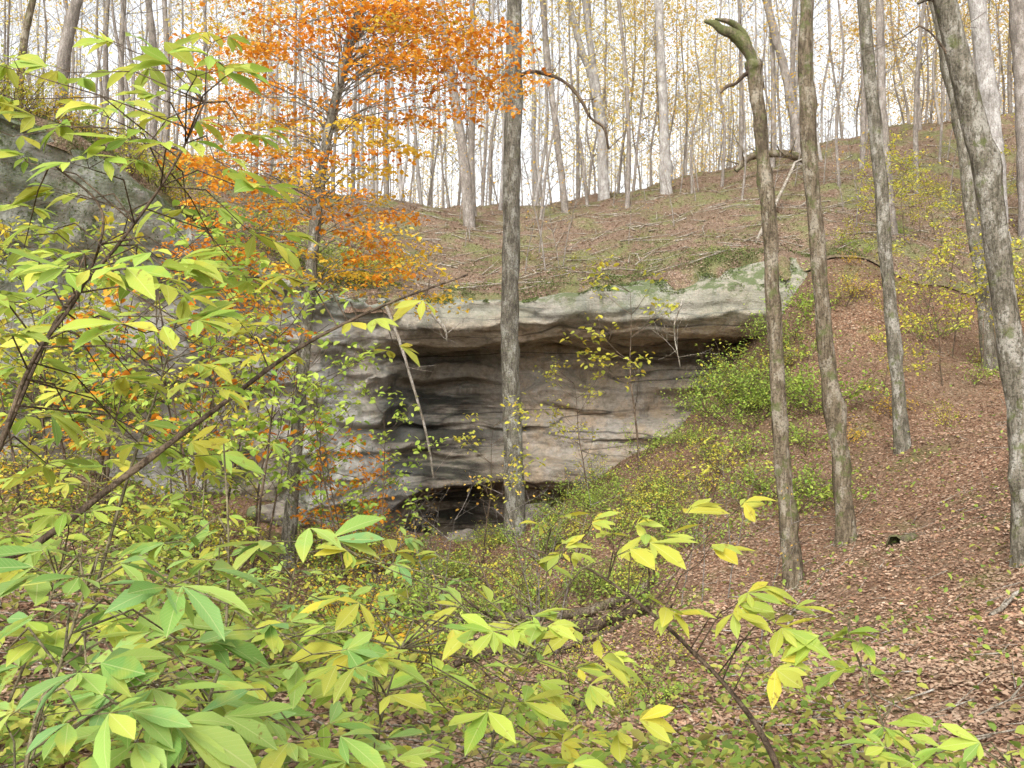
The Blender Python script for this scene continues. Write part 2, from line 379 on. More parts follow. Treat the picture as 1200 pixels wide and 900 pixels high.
def segmesh(segs, k=4):
    P0 = np.array([tuple(s[0]) for s in segs]); P1 = np.array([tuple(s[1]) for s in segs])
    r0 = np.array([s[2] for s in segs]); r1 = np.array([s[3] for s in segs])
    D = P1-P0; D /= np.linalg.norm(D, axis=1)[:, None]+1e-9
    ref = np.where(np.abs(D[:, 2:3]) > .9, np.array([[1., 0, 0]]), np.array([[0, 0, 1.]]))
    A = np.cross(D, ref); A /= np.linalg.norm(A, axis=1)[:, None]+1e-9; B = np.cross(D, A)
    th = np.arange(k)*2*math.pi/k
    ring = A[:, None, :]*np.cos(th)[None, :, None]+B[:, None, :]*np.sin(th)[None, :, None]
    V = np.concatenate([P0[:, None]+ring*r0[:, None, None], P1[:, None]+ring*r1[:, None, None]], 1).reshape(-1, 3)
    q = np.arange(k); q2 = (q+1) % k
    f = np.stack([q, q2, q2+k, q+k], -1)[None]+(np.arange(len(segs))*2*k)[:, None, None]
    return V, f.reshape(-1, 4)
def grow(p, d, Ln, r, depth, segs, tips, n=4, wig=.22, up_=.08, kids=2):
    d = d.normalized(); st = Ln/n; rr = r
    for i in range(n):
        d = (d+Vector((U(-wig, wig), U(-wig, wig), U(-wig, wig)+up_))).normalized()
        q = p+d*st; r2 = max(rr*(1-.75/n), .003)
        segs.append((p, q, rr, r2)); p = q; rr = r2
        if depth > 0 and i > 0:
            for _ in range(kids if i < n-1 else kids+1):
                if random.random() < .75:
                    s = Vector((U(-1, 1), U(-1, 1), U(-.5, .7)))
                    grow(p, (d*.8+s*.8), Ln*U(.3, .55), rr*.55, depth-1, segs, tips, max(2, n-1), wig, up_, kids)
    tips.append((p, d))
ST = [(0., 0), (.16, .16), (.40, .40), (.64, .5), (.84, .27), (1., .0)]
BIGT = np.array([v for s, w in ST for v in ((s, w, .16*w/.5), (s, 0, 0), (s, -w, .16*w/.5))])
BIGF = np.array([(i*3+a, i*3+a+1, i*3+a+4, i*3+a+3) for i in range(5) for a in (0, 1)])
SMT = np.array([(0, 0, 0), (.5, .5, .12), (1, 0, 0), (.5, -.5, .12)]); SMF = np.array([(0, 1, 2), (0, 2, 3)])
MDT = np.array([(0, 0, 0), (.3, .42, .1), (.68, .4, .1), (1, 0, -.06), (.68, -.4, .1), (.3, -.42, .1)]); MDF = np.array([(0, 1, 2, 3), (0, 3, 4, 5)])
def leafgeo(P, D, N, Ln, W, templ='s', droop=0):
    T, Fc = {'s': (SMT, SMF), 'b': (BIGT, BIGF), 'm': (MDT, MDF)}[templ]
    P = np.asarray(P, float); D = np.asarray(D, float); N = np.asarray(N, float)
    D = D/(np.linalg.norm(D, axis=1)[:, None]+1e-9)
    Sd = np.cross(D, N); Sd /= np.linalg.norm(Sd, axis=1)[:, None]+1e-9; N = np.cross(Sd, D)
    Ln = np.asarray(Ln, float); W = np.asarray(W, float); dr = np.broadcast_to(np.asarray(droop, float), Ln.shape)
    V = (P[:, None]+D[:, None]*(T[None, :, 0:1]*Ln[:, None, None])+Sd[:, None]*(T[None, :, 1:2]*W[:, None, None])
         + N[:, None]*((T[None, :, 2:3]*W[:, None, None])-(T[None, :, 0:1]**2)*(dr*Ln)[:, None, None]))
    f = Fc[None]+(np.arange(len(P))*len(T))[:, None, None]
    uv = np.tile(np.stack([T[:, 0], T[:, 1]+.5], -1), (len(P), 1))
    return V.reshape(-1, 3), f.reshape(-1, Fc.shape[1]), uv
def rnd_leaves(P, size, templ='s', flat=.6, ratio=.6, droop=.15):
    P = np.asarray(P, float); n = len(P)
    th = rng.uniform(0, 2*math.pi, n)
    D = np.stack([np.cos(th), np.sin(th), rng.normal(-.25, .35, n)], -1)
    N = np.stack([rng.normal(0, flat, n), rng.normal(0, flat, n), np.ones(n)], -1)
    Ln = size*rng.uniform(.65, 1.35, n)
    return leafgeo(P, D, N, Ln, Ln*ratio*rng.uniform(.8, 1.2, n), templ, droop)

# ------------------------------------------------------------ main trunks
def trunk_tree(label, path, Yd, widths, mat, top=14., limbs=8, crown='l_yellow', branches=(), k=12, flare=.35, dead=False, nleaf=260, knots=6, rough=.085):
    """path: pixels read off the photo at the tree's own distance; the tree goes on above them to its crown"""
    pts = [at(px, py, Yd+dy) for px, py, dy in [(p+(0,))[:3] for p in path]]
    b = pts[0]; g = gz(b.x, b.y)
    base = Vector((b.x, b.y, g))
    pts[0] = Vector((b.x, b.y, min(g, b.z)-.35))
    w = [x/2/F*Yd for x in widths]
    rad = list(np.interp(np.linspace(0, 1, len(pts)), np.linspace(0, 1, len(w)), w))
    if not dead:
        d = (pts[-1]-pts[-2]).normalized(); d = (d+Vector((0, 0, .6))).normalized()
        z0 = pts[-1].z; r0 = rad[-1]; H = max(top-z0, 3)
        for f in (.33, .66, 1):
            pts.append(pts[-1]+d*H*.33+Vector((U(-.15, .15), U(-.15, .15), 0))); rad.append(r0*(1-.8*f))
    root = thing('forest_tree', label, 'tree', base)
    parts = [tube(pts, rad, 60, k, rough, flare, U(0, 50), knots)]
    segs, tips = [], []
    if not dead:
        n0 = len(pts)-3
        for i in range(limbs):
            t = U(n0-.6, n0+1.9); a = int(t); q = pts[a].lerp(pts[min(a+1, len(pts)-1)], t-a)
            if q.z < .42*Yd+.2: q = pts[n0]
            th = U(0, 6.28); grow(q, Vector((math.cos(th), math.sin(th), .8)), U(1.6, 3.2), rad[n0-1]*.35, 2, segs, tips, 4)
        parts.append(segmesh(segs, 4))
        P = [tuple(tips[i % len(tips)][0]+Vector((U(-.35, .35), U(-.35, .35), U(-.3, .3)))) for i in range(nleaf)]
        V, f, uv = rnd_leaves(P, .10); mk('crown', V, f, M[crown], root, False, None, base)
    V, f = join(parts); mk('trunk', V, f, mat, root, True, None, base)
    for br in branches:
        bp = [at(px, py, Yd+dy) for px, py, dy in [(p+(0,))[:3] for p in br[0]]]
        V, f = tube(bp, [x/2/F*Yd for x in br[1]], 26, 8, .16, 0, U(0, 9), 3); parts = [(V, f)]
        sg, tp = [], []
        if br[2]:
            for q in bp[1:]:
                for _ in range(br[2]): grow(q, Vector((U(-1, 1), U(-1, 1), U(-.4, .8))), U(.25, .7), br[1][-1]/2/F*Yd*.8, 1, sg, tp, 3)
            parts.append(segmesh(sg, 4))
        V, f = join(parts); mk('branch', V, f, br[3] if len(br) > 3 else mat, root, True, None, base)
    return root

trunk_tree('tall straight grey trunk standing in front of the middle of the rock shelter', [(604, 634), (601, 520), (597, 400), (599, 280), (601, 140), (603, -20)], 19, [25, 22, 21, 21, 19, 17], M['bark_grey'],
    branches=[([(603, 92), (622, 84), (645, 88), (664, 98), (680, 116), (692, 138), (708, 150), (713, 175)], [6, 5, 5, 4, 4, 3, 3, 2], 1, M['twig'])])
trunk_tree('hook-topped broken tree with a mossy bent crown end', [(931, 690), (921, 590), (912, 470), (906, 350), (899, 240), (891, 150), (885, 100), (882, 72)], 12, [22, 19, 17, 16, 15, 15, 16, 18], M['bark_brown'], dead=True, k=14, knots=14, rough=.13,
    branches=[([(886, 96), (876, 86), (862, 98), (852, 101), (844, 109)], [6, 6, 4, 4, 2], 0, M['twig']), ([(884, 92), (880, 66), (868, 48), (858, 40), (846, 36), (836, 28), (826, 25)], [13, 15, 15, 12, 11, 8, 4], 0, M['bark_moss']),
        ([(880, 66), (872, 40), (856, 26), (838, 22)], [8, 9, 7, 2], 0, M['bark_moss'])])
trunk_tree('curved mossy brown trunk just right of the hook-topped tree', [(994, 634), (985, 540), (969, 420), (957, 280), (947, 150), (944, 60), (947, -20)], 13, [23, 19, 18, 18, 17, 16, 15], M['bark_brown'], crown='l_gold', knots=12, rough=.11)
trunk_tree('slim grey-brown trunk on the slope, between the curved mossy trunk and the big right-hand trunk', [(1060, 536), (1051, 440), (1040, 320), (1029, 180), (1018, 80), (1010, -20)], 16, [19, 15, 15, 15, 14, 13], M['bark_right'])
trunk_tree('thick mottled grey trunk leaning left at the right edge of the view', [(1206, 665), (1202, 560), (1189, 440), (1170, 300), (1152, 190), (1128, 90), (1104, -10), (1092, -60)], 9.5, [38, 29, 28, 28, 27, 26, 25, 24], M['bark_right'], k=18, knots=9,
    branches=[([(1107, 5), (1090, -2), (1075, 4)], [7, 6, 4], 0), ([(1128, 92), (1108, 60), (1092, 40), (1078, 30)], [4, 3, 2, 2], 1, M['twig'])])
trunk_tree('grey trunk seen just behind the thick leaning trunk at right', [(1162, 424), (1150, 330), (1138, 250), (1126, 150), (1108, 60), (1092, -15)], 21, [18, 15, 14, 13, 13, 12], M['bark_right'], crown='l_gold')
trunk_tree('smooth whitish trunk behind the top of the thick leaning trunk', [(1172, 240), (1164, 160), (1154, 80), (1143, -15)], 27, [22, 20, 20, 18], M['bark_pale'])
trunk_tree('pale trunk at the upper right corner of the view', [(1205, 250), (1199, 120), (1190, -15)], 27, [20, 18, 17], M['bark_mid'])
trunk_tree('slender grey trunk rising behind the slim trunk on the right slope', [(1050, 305), (1042, 230), (1034, 120), (1030, -15)], 27, [12, 10, 9, 9], M['bark_mid'])
trunk_tree('leaning grey trunk on the crest behind the hook-topped tree', [(940, 180), (926, 110), (908, 40), (894, -15)], 38, [12, 10, 9, 8], M['bark_mid'])
trunk_tree('pale forked trunk on the crest right of the tall central trunk', [(708, 236), (706, 190), (704, 140), (694, 70), (684, -15)], 38, [14, 12, 12, 8, 7], M['bark_pale'],
    branches=[([(704, 145), (692, 90), (676, 40), (664, -10)], [9, 7, 7, 6], 0)])
trunk_tree('straight pale trunk on the crest midway between the central trunk and the hook-topped tree', [(781, 222), (778, 140), (774, 60), (771, -15)], 37, [13, 11, 10, 10], M['bark_pale'])
trunk_tree('grey trunk on the crest just left of the tall central trunk', [(551, 275), (545, 200), (532, 110), (514, -15)], 34, [14, 12, 11, 10], M['bark_mid'])
trunk_tree('slim dark trunk touching the right rim of the orange crown', [(556, 262), (552, 190), (556, 90), (552, -15)], 36, [8, 7, 7, 6], M['bark_mid'])
trunk_tree('thin leaning grey trunk between the central trunk and the pale forked one', [(664, 238), (654, 170), (644, 90), (634, -15)], 36, [8, 7, 7, 6], M['bark_mid'])
trunk_tree('pale leaning trunk above the left cliff', [(66, 118), (76, 60), (94, -15)], 25, [15, 14, 12], M['bark_mid'])
trunk_tree('slender brown trunk above the left cliff near the upper left corner', [(20, 115), (28, 50), (42, -15)], 22, [9, 8, 7], M['bark_brown'])
trunk_tree('thin grey trunk above the left cliff close to the orange crown', [(176, 160), (182, 90), (172, -15)], 28, [9, 8, 7], M['bark_mid'])

# ------------------------------------------------------------ the orange tree
def spray(center, rad, n, tilt=.2, thick=.035):
    c = np.array(center); a = rng.uniform(0, 2*math.pi, n); r = rad*np.sqrt(rng.uniform(0, 1, n))
    x = np.cos(a)*r; y = np.sin(a)*r*.9; tx, ty = rng.normal(0, tilt, 2)
    return np.stack([c[0]+x, c[1]+y, c[2]+x*tx+y*ty-.3*r*r/rad+rng.normal(0, thick, n)], -1)
Yo = 16
op = [(335, 664), (344, 560), (354, 440), (364, 330), (374, 220), (388, 140), (406, 66), (418, 20)]
pts = [at(x, y, Yo) for x, y in op]; base = Vector((pts[0].x, pts[0].y, gz(pts[0].x, pts[0].y))); pts[0].z = base.z-.35
pts += [pts[-1]+Vector((.15, .1, .9)), pts[-1]+Vector((.2, .2, 1.9))]
rads = [x/2/F*Yo for x in (19, 15, 14.5, 14, 13, 11, 10, 8, 5, 2)]
root = thing('beech_tree', 'leaning grey tree with a bright orange layered crown', 'tree', base)
SPt, _ = resample(pts, [1]*len(pts), 90)
parts = [tube(pts, rads, 56, 12, .09, .35, 3, 8)]
segs = []; PO, PG = [], []
def addspray(px, py, dY, rad, n, lst):
    c = at(px, py, Yo+dY)
    zt = c.z-U(-.1, .9); i = int(np.argmin(np.abs(SPt[:, 2]-max(zt, pts[1].z)))); q = Vector(SPt[i])
    m1 = q.lerp(c, .3)+Vector((U(-.12, .12), U(-.12, .12), U(.05, .3))); m2 = q.lerp(c, .68)+Vector((U(-.12, .12), U(-.12, .12), U(.02, .22)))
    segs.append((q, m1, .012, .009)); segs.append((m1, m2, .009, .006)); segs.append((m2, c, .006, .003))
    for _ in range(5):
        e = c+Vector((U(-1, 1), U(-1, 1), U(-.15, .05)))*rad*.8; segs.append((m2.lerp(c, U(.2, 1)), e, .0032, .002))
    lst.append(spray(c, rad, n))
for _ in range(92):
    px = min(max(random.gauss(430, 98), 250), 600); py = U(-60, 145)
    if py > 70 and px > 565: py -= 50
    addspray(px, py, U(-2.2, 2.2), U(.4, .95), 92, PO if random.random() < .86 else PG)
for px, py in [(545, 95), (565, 70), (585, 105), (515, 60), (500, 30), (300, 50), (285, 80), (290, 110), (330, 30), (430, 10), (470, 5), (545, 40), (575, 120), (530, 130), (480, 110), (500, 80)]:
    addspray(px, py, U(-1.5, 1.5), .6, 100, PO)
for _ in range(52):
    addspray(U(215, 480), U(130, 350), U(-2, 2), U(.4, .85), 82, PO if random.random() < .58 else PG)
for px, py in [(255, 180), (265, 210), (300, 170), (330, 190), (290, 240), (260, 290), (240, 300), (300, 300), (330, 280), (410, 270), (440, 290), (460, 250), (430, 300), (230, 320), (340, 240), (400, 240), (225, 290), (245, 260)]:
    addspray(px, py, U(-1.5, 1), .55, 80, PO)
for px, py in [(390, 150), (430, 140), (460, 165), (400, 195), (500, 310), (470, 300), (520, 350), (500, 345), (440, 200), (350, 200), (380, 300), (450, 230), (410, 320)]:
    addspray(px, py, U(-1, 1), .55, 85, PG)
for px, py in [(250, 380), (270, 410), (240, 430), (300, 400), (280, 350), (395, 530), (420, 560), (440, 590), (385, 600), (415, 610), (325, 440), (370, 560), (310, 360), (345, 385)]:
    addspray(px, py, U(-1, .2), .4, 55, PO)
parts.append(segmesh(segs, 5)); V, f = join(parts); mk('trunk', V, f, M['bark_grey'], root, True, None, base)
V, f, uv = rnd_leaves(np.concatenate(PO), .08, 'm', .5, .75); mk('orange_foliage', V, f, M['l_orange'], root, False, None, base)
V, f, uv = rnd_leaves(np.concatenate(PG), .078, 'm', .5, .75); mk('golden_foliage', V, f, M['l_gold'], root, False, None, base)

# ------------------------------------------------------------ background wood
def proto_tree(name, h, r, barkm, leafm, nleaf, z0=.3, limbs=16, lsize=.15, depth=2):
    root = thing(name, 'x', 'tree', (0, 0, 0))
    n = 7; p = Vector((0, 0, -.5)); path = [p]; dx, dy = U(-.09, .09), U(-.09, .09); bx, by = U(-.6, .6), U(-.6, .6)
    for i in range(1, n):
        s = math.sin(i/n*3.1)
        path.append(Vector((dx*h*i/n*.8+U(-.22, .22)+bx*s, dy*h*i/n*.8+U(-.22, .22)+by*s, h*i/(n-1))))
    V, f = tube(path, [r*(1-.85*i/(n-1)) for i in range(n)], 28, 8, .08, .3, U(0, 99), 4); parts = [(V, f)]
    segs, tips = [], []
    for i in range(limbs):
        t = U(z0, .98)*(n-1); a = int(t); q = path[a].lerp(path[min(a+1, n-1)], t-a); th = U(0, 6.28)
        grow(q, Vector((math.cos(th), math.sin(th), U(.3, 1.1))), (h*.16)*(1.25-t/(n-1))+1.0, r*.28*(1.15-t/(n-1)), depth, segs, tips, 4, .24, .07)
    parts.append(segmesh(segs, 3)); V, f = join(parts); mk('trunk', V, f, barkm, root)
    P = []
    for i in range(nleaf):
        s = segs[random.randrange(len(segs))]; P.append(tuple(s[0].lerp(s[1], U(0, 1))+Vector((U(-.5, .5), U(-.5, .5), U(-.3, .3)))))
    V, f, uv = rnd_leaves(P, lsize); mk('crown', V, f, leafm, root, False)
    return root
protos = [
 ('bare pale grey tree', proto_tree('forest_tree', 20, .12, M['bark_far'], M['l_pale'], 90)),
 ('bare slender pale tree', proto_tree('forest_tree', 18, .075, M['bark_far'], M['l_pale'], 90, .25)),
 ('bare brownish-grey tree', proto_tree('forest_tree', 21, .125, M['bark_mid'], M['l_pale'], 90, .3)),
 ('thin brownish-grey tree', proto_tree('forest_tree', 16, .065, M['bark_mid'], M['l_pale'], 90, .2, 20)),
 ('thin yellow-leaved tree', proto_tree('forest_tree', 15, .07, M['bark_mid'], M['l_pale'], 1300, .12, 22, .155)),
 ('tan-orange-leaved tree', proto_tree('forest_tree', 13, .07, M['bark_mid'], M['l_tan'], 1150, .12, 22, .155)),
 ('golden-leaved young tree', proto_tree('forest_tree', 10, .055, M['bark_mid'], M['l_gold'], 850, .15, 18, .13)),
]
def zone(px):
    return ('left of the orange crown' if px < 225 else 'behind the orange crown' if px < 592 else
            'between central trunk and hook-topped tree' if px < 880 else 'between hook-topped tree and slim slope trunk' if px < 1020 else 'above the right-hand slope')
used = [False]*len(protos); placed = []
def put_bg(i, x, y, sc):
    look, pr = protos[i]; px = 600+F*x/y
    dep = 'below the crest' if y < 38 else 'standing on the crest' if y < 46 else 'just behind the crest' if y < 60 else 'deep beyond the crest'
    if px < 460 and y < 36: dep = 'on the left cliff top'
    lb = f'{look} {dep}, {zone(px)}'
    z = gz(x, y)
    if not used[i]:
        used[i] = True; pr.location = (x, y, z); pr.scale = (sc,)*3; pr.rotation_euler = (0, 0, U(0, 6)); tag(pr, lb, None, lb)
    else: dup(pr, (x, y, z), U(0, 6.28), sc, lb, lb)
cnt = 0; tries = 0
while cnt < 250 and tries < 8000:
    tries += 1
    px = U(-80, 1280); y = 38+42*(random.random()**1.2); x = (px-600)/F*y
    if any((x-a)**2+(y-b)**2 < 1.2 for a, b in placed): continue
    placed.append((x, y))
    leafy = noise.noise(Vector((px*.006, 2.2, 0)))+(.22 if px > 900 else -.05)+U(-.25, .25)      # leafy trees come in patches
    put_bg(random.choice([4, 4, 5, 6]) if leafy > .22 else random.choice([0, 0, 1, 1, 2, 3, 3, 3]), x, y, U(.75, 1.2)); cnt += 1
for px, y in [(-40, 24), (50, 27), (125, 30), (150, 26), (205, 31), (240, 29), (110, 34), (10, 33), (300, 33), (360, 35), (430, 34), (-10, 28), (80, 31), (180, 35),
              (632, 35), (690, 37), (735, 36), (812, 35), (845, 37), (985, 33), (1010, 36), (1075, 31), (1100, 35), (1140, 33), (1215, 30), (868, 34)]:
    x = (px-600)/F*y; placed.append((x, y)); put_bg(random.choice([2, 3, 3, 3, 4, 6, 3]), x, y, U(.7, .95))
segs, LP = [], []
for _ in range(620):
    y = U(82, 135); x = (U(-200, 1400)-600)/F*y; z = float(H_up(x, y)); h = U(15, 24); r = U(.05, .13)
    a = Vector((x, y, z-1)); b = Vector((x+U(-1.5, 1.5), y, z+h)); segs.append((a, b, r, r*.25))
    for _ in range(8):
        q = a.lerp(b, U(.25, .95)); e = q+Vector((U(-2.5, 2.5), U(-1, 1), U(.5, 2.5))); segs.append((q, e, .04, .012))
        for _ in range(3): segs.append((q.lerp(e, U(.3, 1)), e+Vector((U(-1.2, 1.2), U(-1, 1), U(-.3, 1.4))), .02, .007))
        if random.random() < .22: LP += [tuple(e+Vector((U(-1, 1), U(-1, 1), U(-.8, .8)))) for _ in range(10)]
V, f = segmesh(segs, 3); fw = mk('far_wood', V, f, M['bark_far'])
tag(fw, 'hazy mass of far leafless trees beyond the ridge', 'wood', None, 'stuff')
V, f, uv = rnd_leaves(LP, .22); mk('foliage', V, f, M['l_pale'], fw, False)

def proto_sap(h, r, leafm, nleaf, barkm, lsize=.09):
    root = thing('sapling', 'x', 'sapling', (0, 0, 0)); segs, tips = [], []
    p = Vector((0, 0, -.2)); d = Vector((U(-.1, .1), U(-.1, .1), 1)); n = 8
    for i in range(n):
        d = (d+Vector((U(-.12, .12), U(-.12, .12), .1))).normalized(); q = p+d*h/n; segs.append((p, q, r*(1-i/n)+.003, r*(1-(i+1)/n)+.003))
        if i > 1:
            for _ in range(2): th = U(0, 6.28); grow(q, Vector((math.cos(th), math.sin(th), .5)), h*.22, r*.35, 1, segs, tips, 3)
        p = q
    V, f = segmesh(segs, 5); mk('stem', V, f, barkm, root)
    P = [tuple(tips[random.randrange(len(tips))][0]+Vector((U(-.16, .16), U(-.16, .16), U(-.1, .1)))) for i in range(nleaf)]
    V, f, uv = rnd_leaves(P, lsize, 'm', .5, .65); mk('foliage', V, f, leafm, root, False)
    return root
sprotos = {'bare': proto_sap(4.5, .025, M['l_tan'], 25, M['bark_mid']), 'yellow': proto_sap(3.0, .018, M['l_yellow'], 260, M['twig']), 'lime': proto_sap(3.2, .016, M['l_lime'], 300, M['twig']),
           'orange': proto_sap(2.4, .016, M['l_orange'], 260, M['twig']), 'green': proto_sap(2.2, .016, M['l_green'], 300, M['twig'])}
sused = {k: False for k in sprotos}
def put_sap(kind, x, y, sc, label, group=None, z=None):
    z = gz(x, y) if z is None else z; pr = sprotos[kind]
    if not sused[kind]:
        sused[kind] = True; pr.location = (x, y, z); pr.scale = (sc,)*3; tag(pr, label, None, group)
    else: dup(pr, (x, y, z), U(0, 6.28), sc, label, group)
for _ in range(30):
    px = U(490, 1150); y = U(27, 38); x = (px-600)/F*y
    put_sap('bare', x, y, U(.5, 1.1), 'thin leafless sapling on the leaf-covered hillside above the rock shelter', 'saplings on the hillside')
for _ in range(16):
    px = U(430, 900); y = U(9, 17); x = (px-600)/F*y
    put_sap('bare', x, y, U(.25, .45), 'thin bare stem standing in the ravine below the rock shelter', 'bare stems in the ravine')
for px, y, k, sc, lb in [
    (750, 20.5, 'yellow', 1.5, 'slender sparse yellow sapling before the rock shelter, well right of the central trunk'),
    (690, 21.5, 'yellow', 1.0, 'small yellow-leaved sapling before the rock shelter, nearest right of the central trunk'),
    (565, 18, 'yellow', 1.0, 'yellow-green sapling just left of the central trunk base'),
    (415, 13.5, 'lime', 1.15, 'bright lime-green sapling right of the orange tree trunk'),
    (445, 14.5, 'lime', 1.0, 'bright lime-green sapling beside the dark left end of the shelter'),
    (400, 15, 'orange', 1.0, 'low orange-leaved sapling at the foot of the orange tree'),
    (430, 16.5, 'orange', .8, 'small orange sapling in front of the left end of the shelter'),
    (255, 15.5, 'orange', 1.7, 'rusty orange sapling left of the orange tree trunk'),
    (380, 14.2, 'lime', 1.0, 'lime-green sapling touching the right of the orange tree trunk'),
    (308, 14.8, 'lime', 1.2, 'lime-green sapling close against the left of the orange tree trunk'),
    (200, 13, 'green', 1.1, 'green leafy sapling below the left cliff'),
    (130, 14, 'yellow', 1.1, 'yellow sapling at the foot of the left cliff'),
    (1105, 19, 'yellow', .8, 'yellow sapling on the right slope between two leaning trunks'),
    (1185, 20, 'yellow', .9, 'yellow sapling at the right edge behind the thick leaning trunk')]:
    put_sap(k, (px-600)/F*y, y, sc, lb)
for _ in range(32):
    y = U(17, 32); put_sap('yellow', (U(1030, 1230)-600)/F*y, y, U(.4, .95), 'sparse yellow sapling scattered up the right slope', 'yellow saplings on the right slope')
for i in range(20):
    y = U(11, 16.5); k = random.choice(['yellow', 'lime', 'green', 'lime', 'orange', 'yellow']); nm = {'yellow': 'yellow', 'lime': 'lime-green', 'green': 'green', 'orange': 'orange'}[k]
    lb = f'slender {nm} sapling among others screening the left cliff'
    put_sap(k, (U(-20, 310)-600)/F*y, y, U(.75, 1.5), lb, lb)

# ------------------------------------------------------------ shrubs
def proto_shrub(h, leafm, nleaf, lsize, nst=9):
    root = thing('shrub', 'x', 'shrub', (0, 0, 0)); segs, tips = [], []
    for _ in range(nst):
        th = U(0, 6.28); grow(Vector((U(-.03, .03), U(-.03, .03), -.08)), Vector((math.cos(th), math.sin(th), U(.7, 1.6))), h*U(.7, 1.2), .009, 1, segs, tips, 5, .25, -.02)
    V, f = segmesh(segs, 4); mk('stems', V, f, M['twig'], root)
    P = []
    for i in range(nleaf):
        if random.random() < .55: q = tips[random.randrange(len(tips))][0]
        else: s = segs[random.randrange(len(segs))]; q = s[0].lerp(s[1], U(0, 1))
        P.append(tuple(q+Vector((U(-.12, .12), U(-.12, .12), U(-.08, .1)))))
    V, f, uv = rnd_leaves(P, lsize, 'm', .5, .62); mk('foliage', V, f, leafm, root, False)
    return root
shp = {'green': proto_shrub(1.1, M['l_green'], 440, .075), 'lime': proto_shrub(1.1, M['l_lime'], 450, .075), 'yellow': proto_shrub(1.0, M['l_yellow'], 330, .075), 'gold': proto_shrub(.9, M['l_gold'], 260, .07)}
shu = {k: False for k in shp}
def put_shrub(k, px, y, sc, place):
    x = (px-600)/F*y; z = gz(x, y); look = {'green': 'leafy green shrub', 'lime': 'bright lime-green shrub', 'yellow': 'sparse yellow-green shrub', 'gold': 'small golden shrub'}[k]
    lb = f'{look} {place}'
    if not shu[k]: shu[k] = True; o = shp[k]; o.location = (x, y, z); o.scale = (sc,)*3; tag(o, lb, None, lb)
    else: dup(shp[k], (x, y, z), U(0, 6.28), sc, lb, lb)
for _ in range(60):
    px = U(640, 965); y = U(14, 22.3)
    put_shrub(random.choice(['green', 'green', 'lime', 'lime', 'yellow']), px, y, U(.4, .75) if px < 820 else U(.6, 1.0), 'on the bank below the right end of the rock shelter')
for _ in range(12):
    put_shrub(random.choice(['lime', 'green', 'green']), U(850, 950), U(20, 22.6), U(.6, .95), 'on the bank below the right end of the rock shelter')
for _ in range(38):
    put_shrub(random.choice(['green', 'green', 'yellow', 'lime']), U(500, 780), U(12.5, 20), U(.35, .75), 'in the ravine bottom below the rock shelter')
for _ in range(22):
    put_shrub(random.choice(['yellow', 'lime', 'green']), U(440, 790), U(6.5, 12.5), U(.2, .38), 'low in the gully in front of the fallen logs')
for _ in range(40):
    px = random.choice([U(-10, 320), U(375, 480)])
    put_shrub(random.choice(['green', 'yellow', 'lime', 'gold']), px, U(9, 18), U(.45, 1.05), 'on the left bank below the left cliff')
for _ in range(24):
    put_shrub(random.choice(['yellow', 'gold', 'lime']), U(985, 1220), U(17, 32), U(.35, .75), 'on the upper right slope')
for _ in range(50):
    xl = U(-11.4, -3.2); y = float(lip(xl))+U(.5, 3.0)
    put_shrub(random.choice(['green', 'yellow', 'yellow', 'gold']), 600+F*xl/y, y, U(.5, 1.1), 'on top of the left cliff')
for _ in range(26):
    put_shrub(random.choice(['green', 'yellow']), U(520, 1000), U(25.2, 30), U(.15, .35), 'on the mossy lip of the rock shelter')

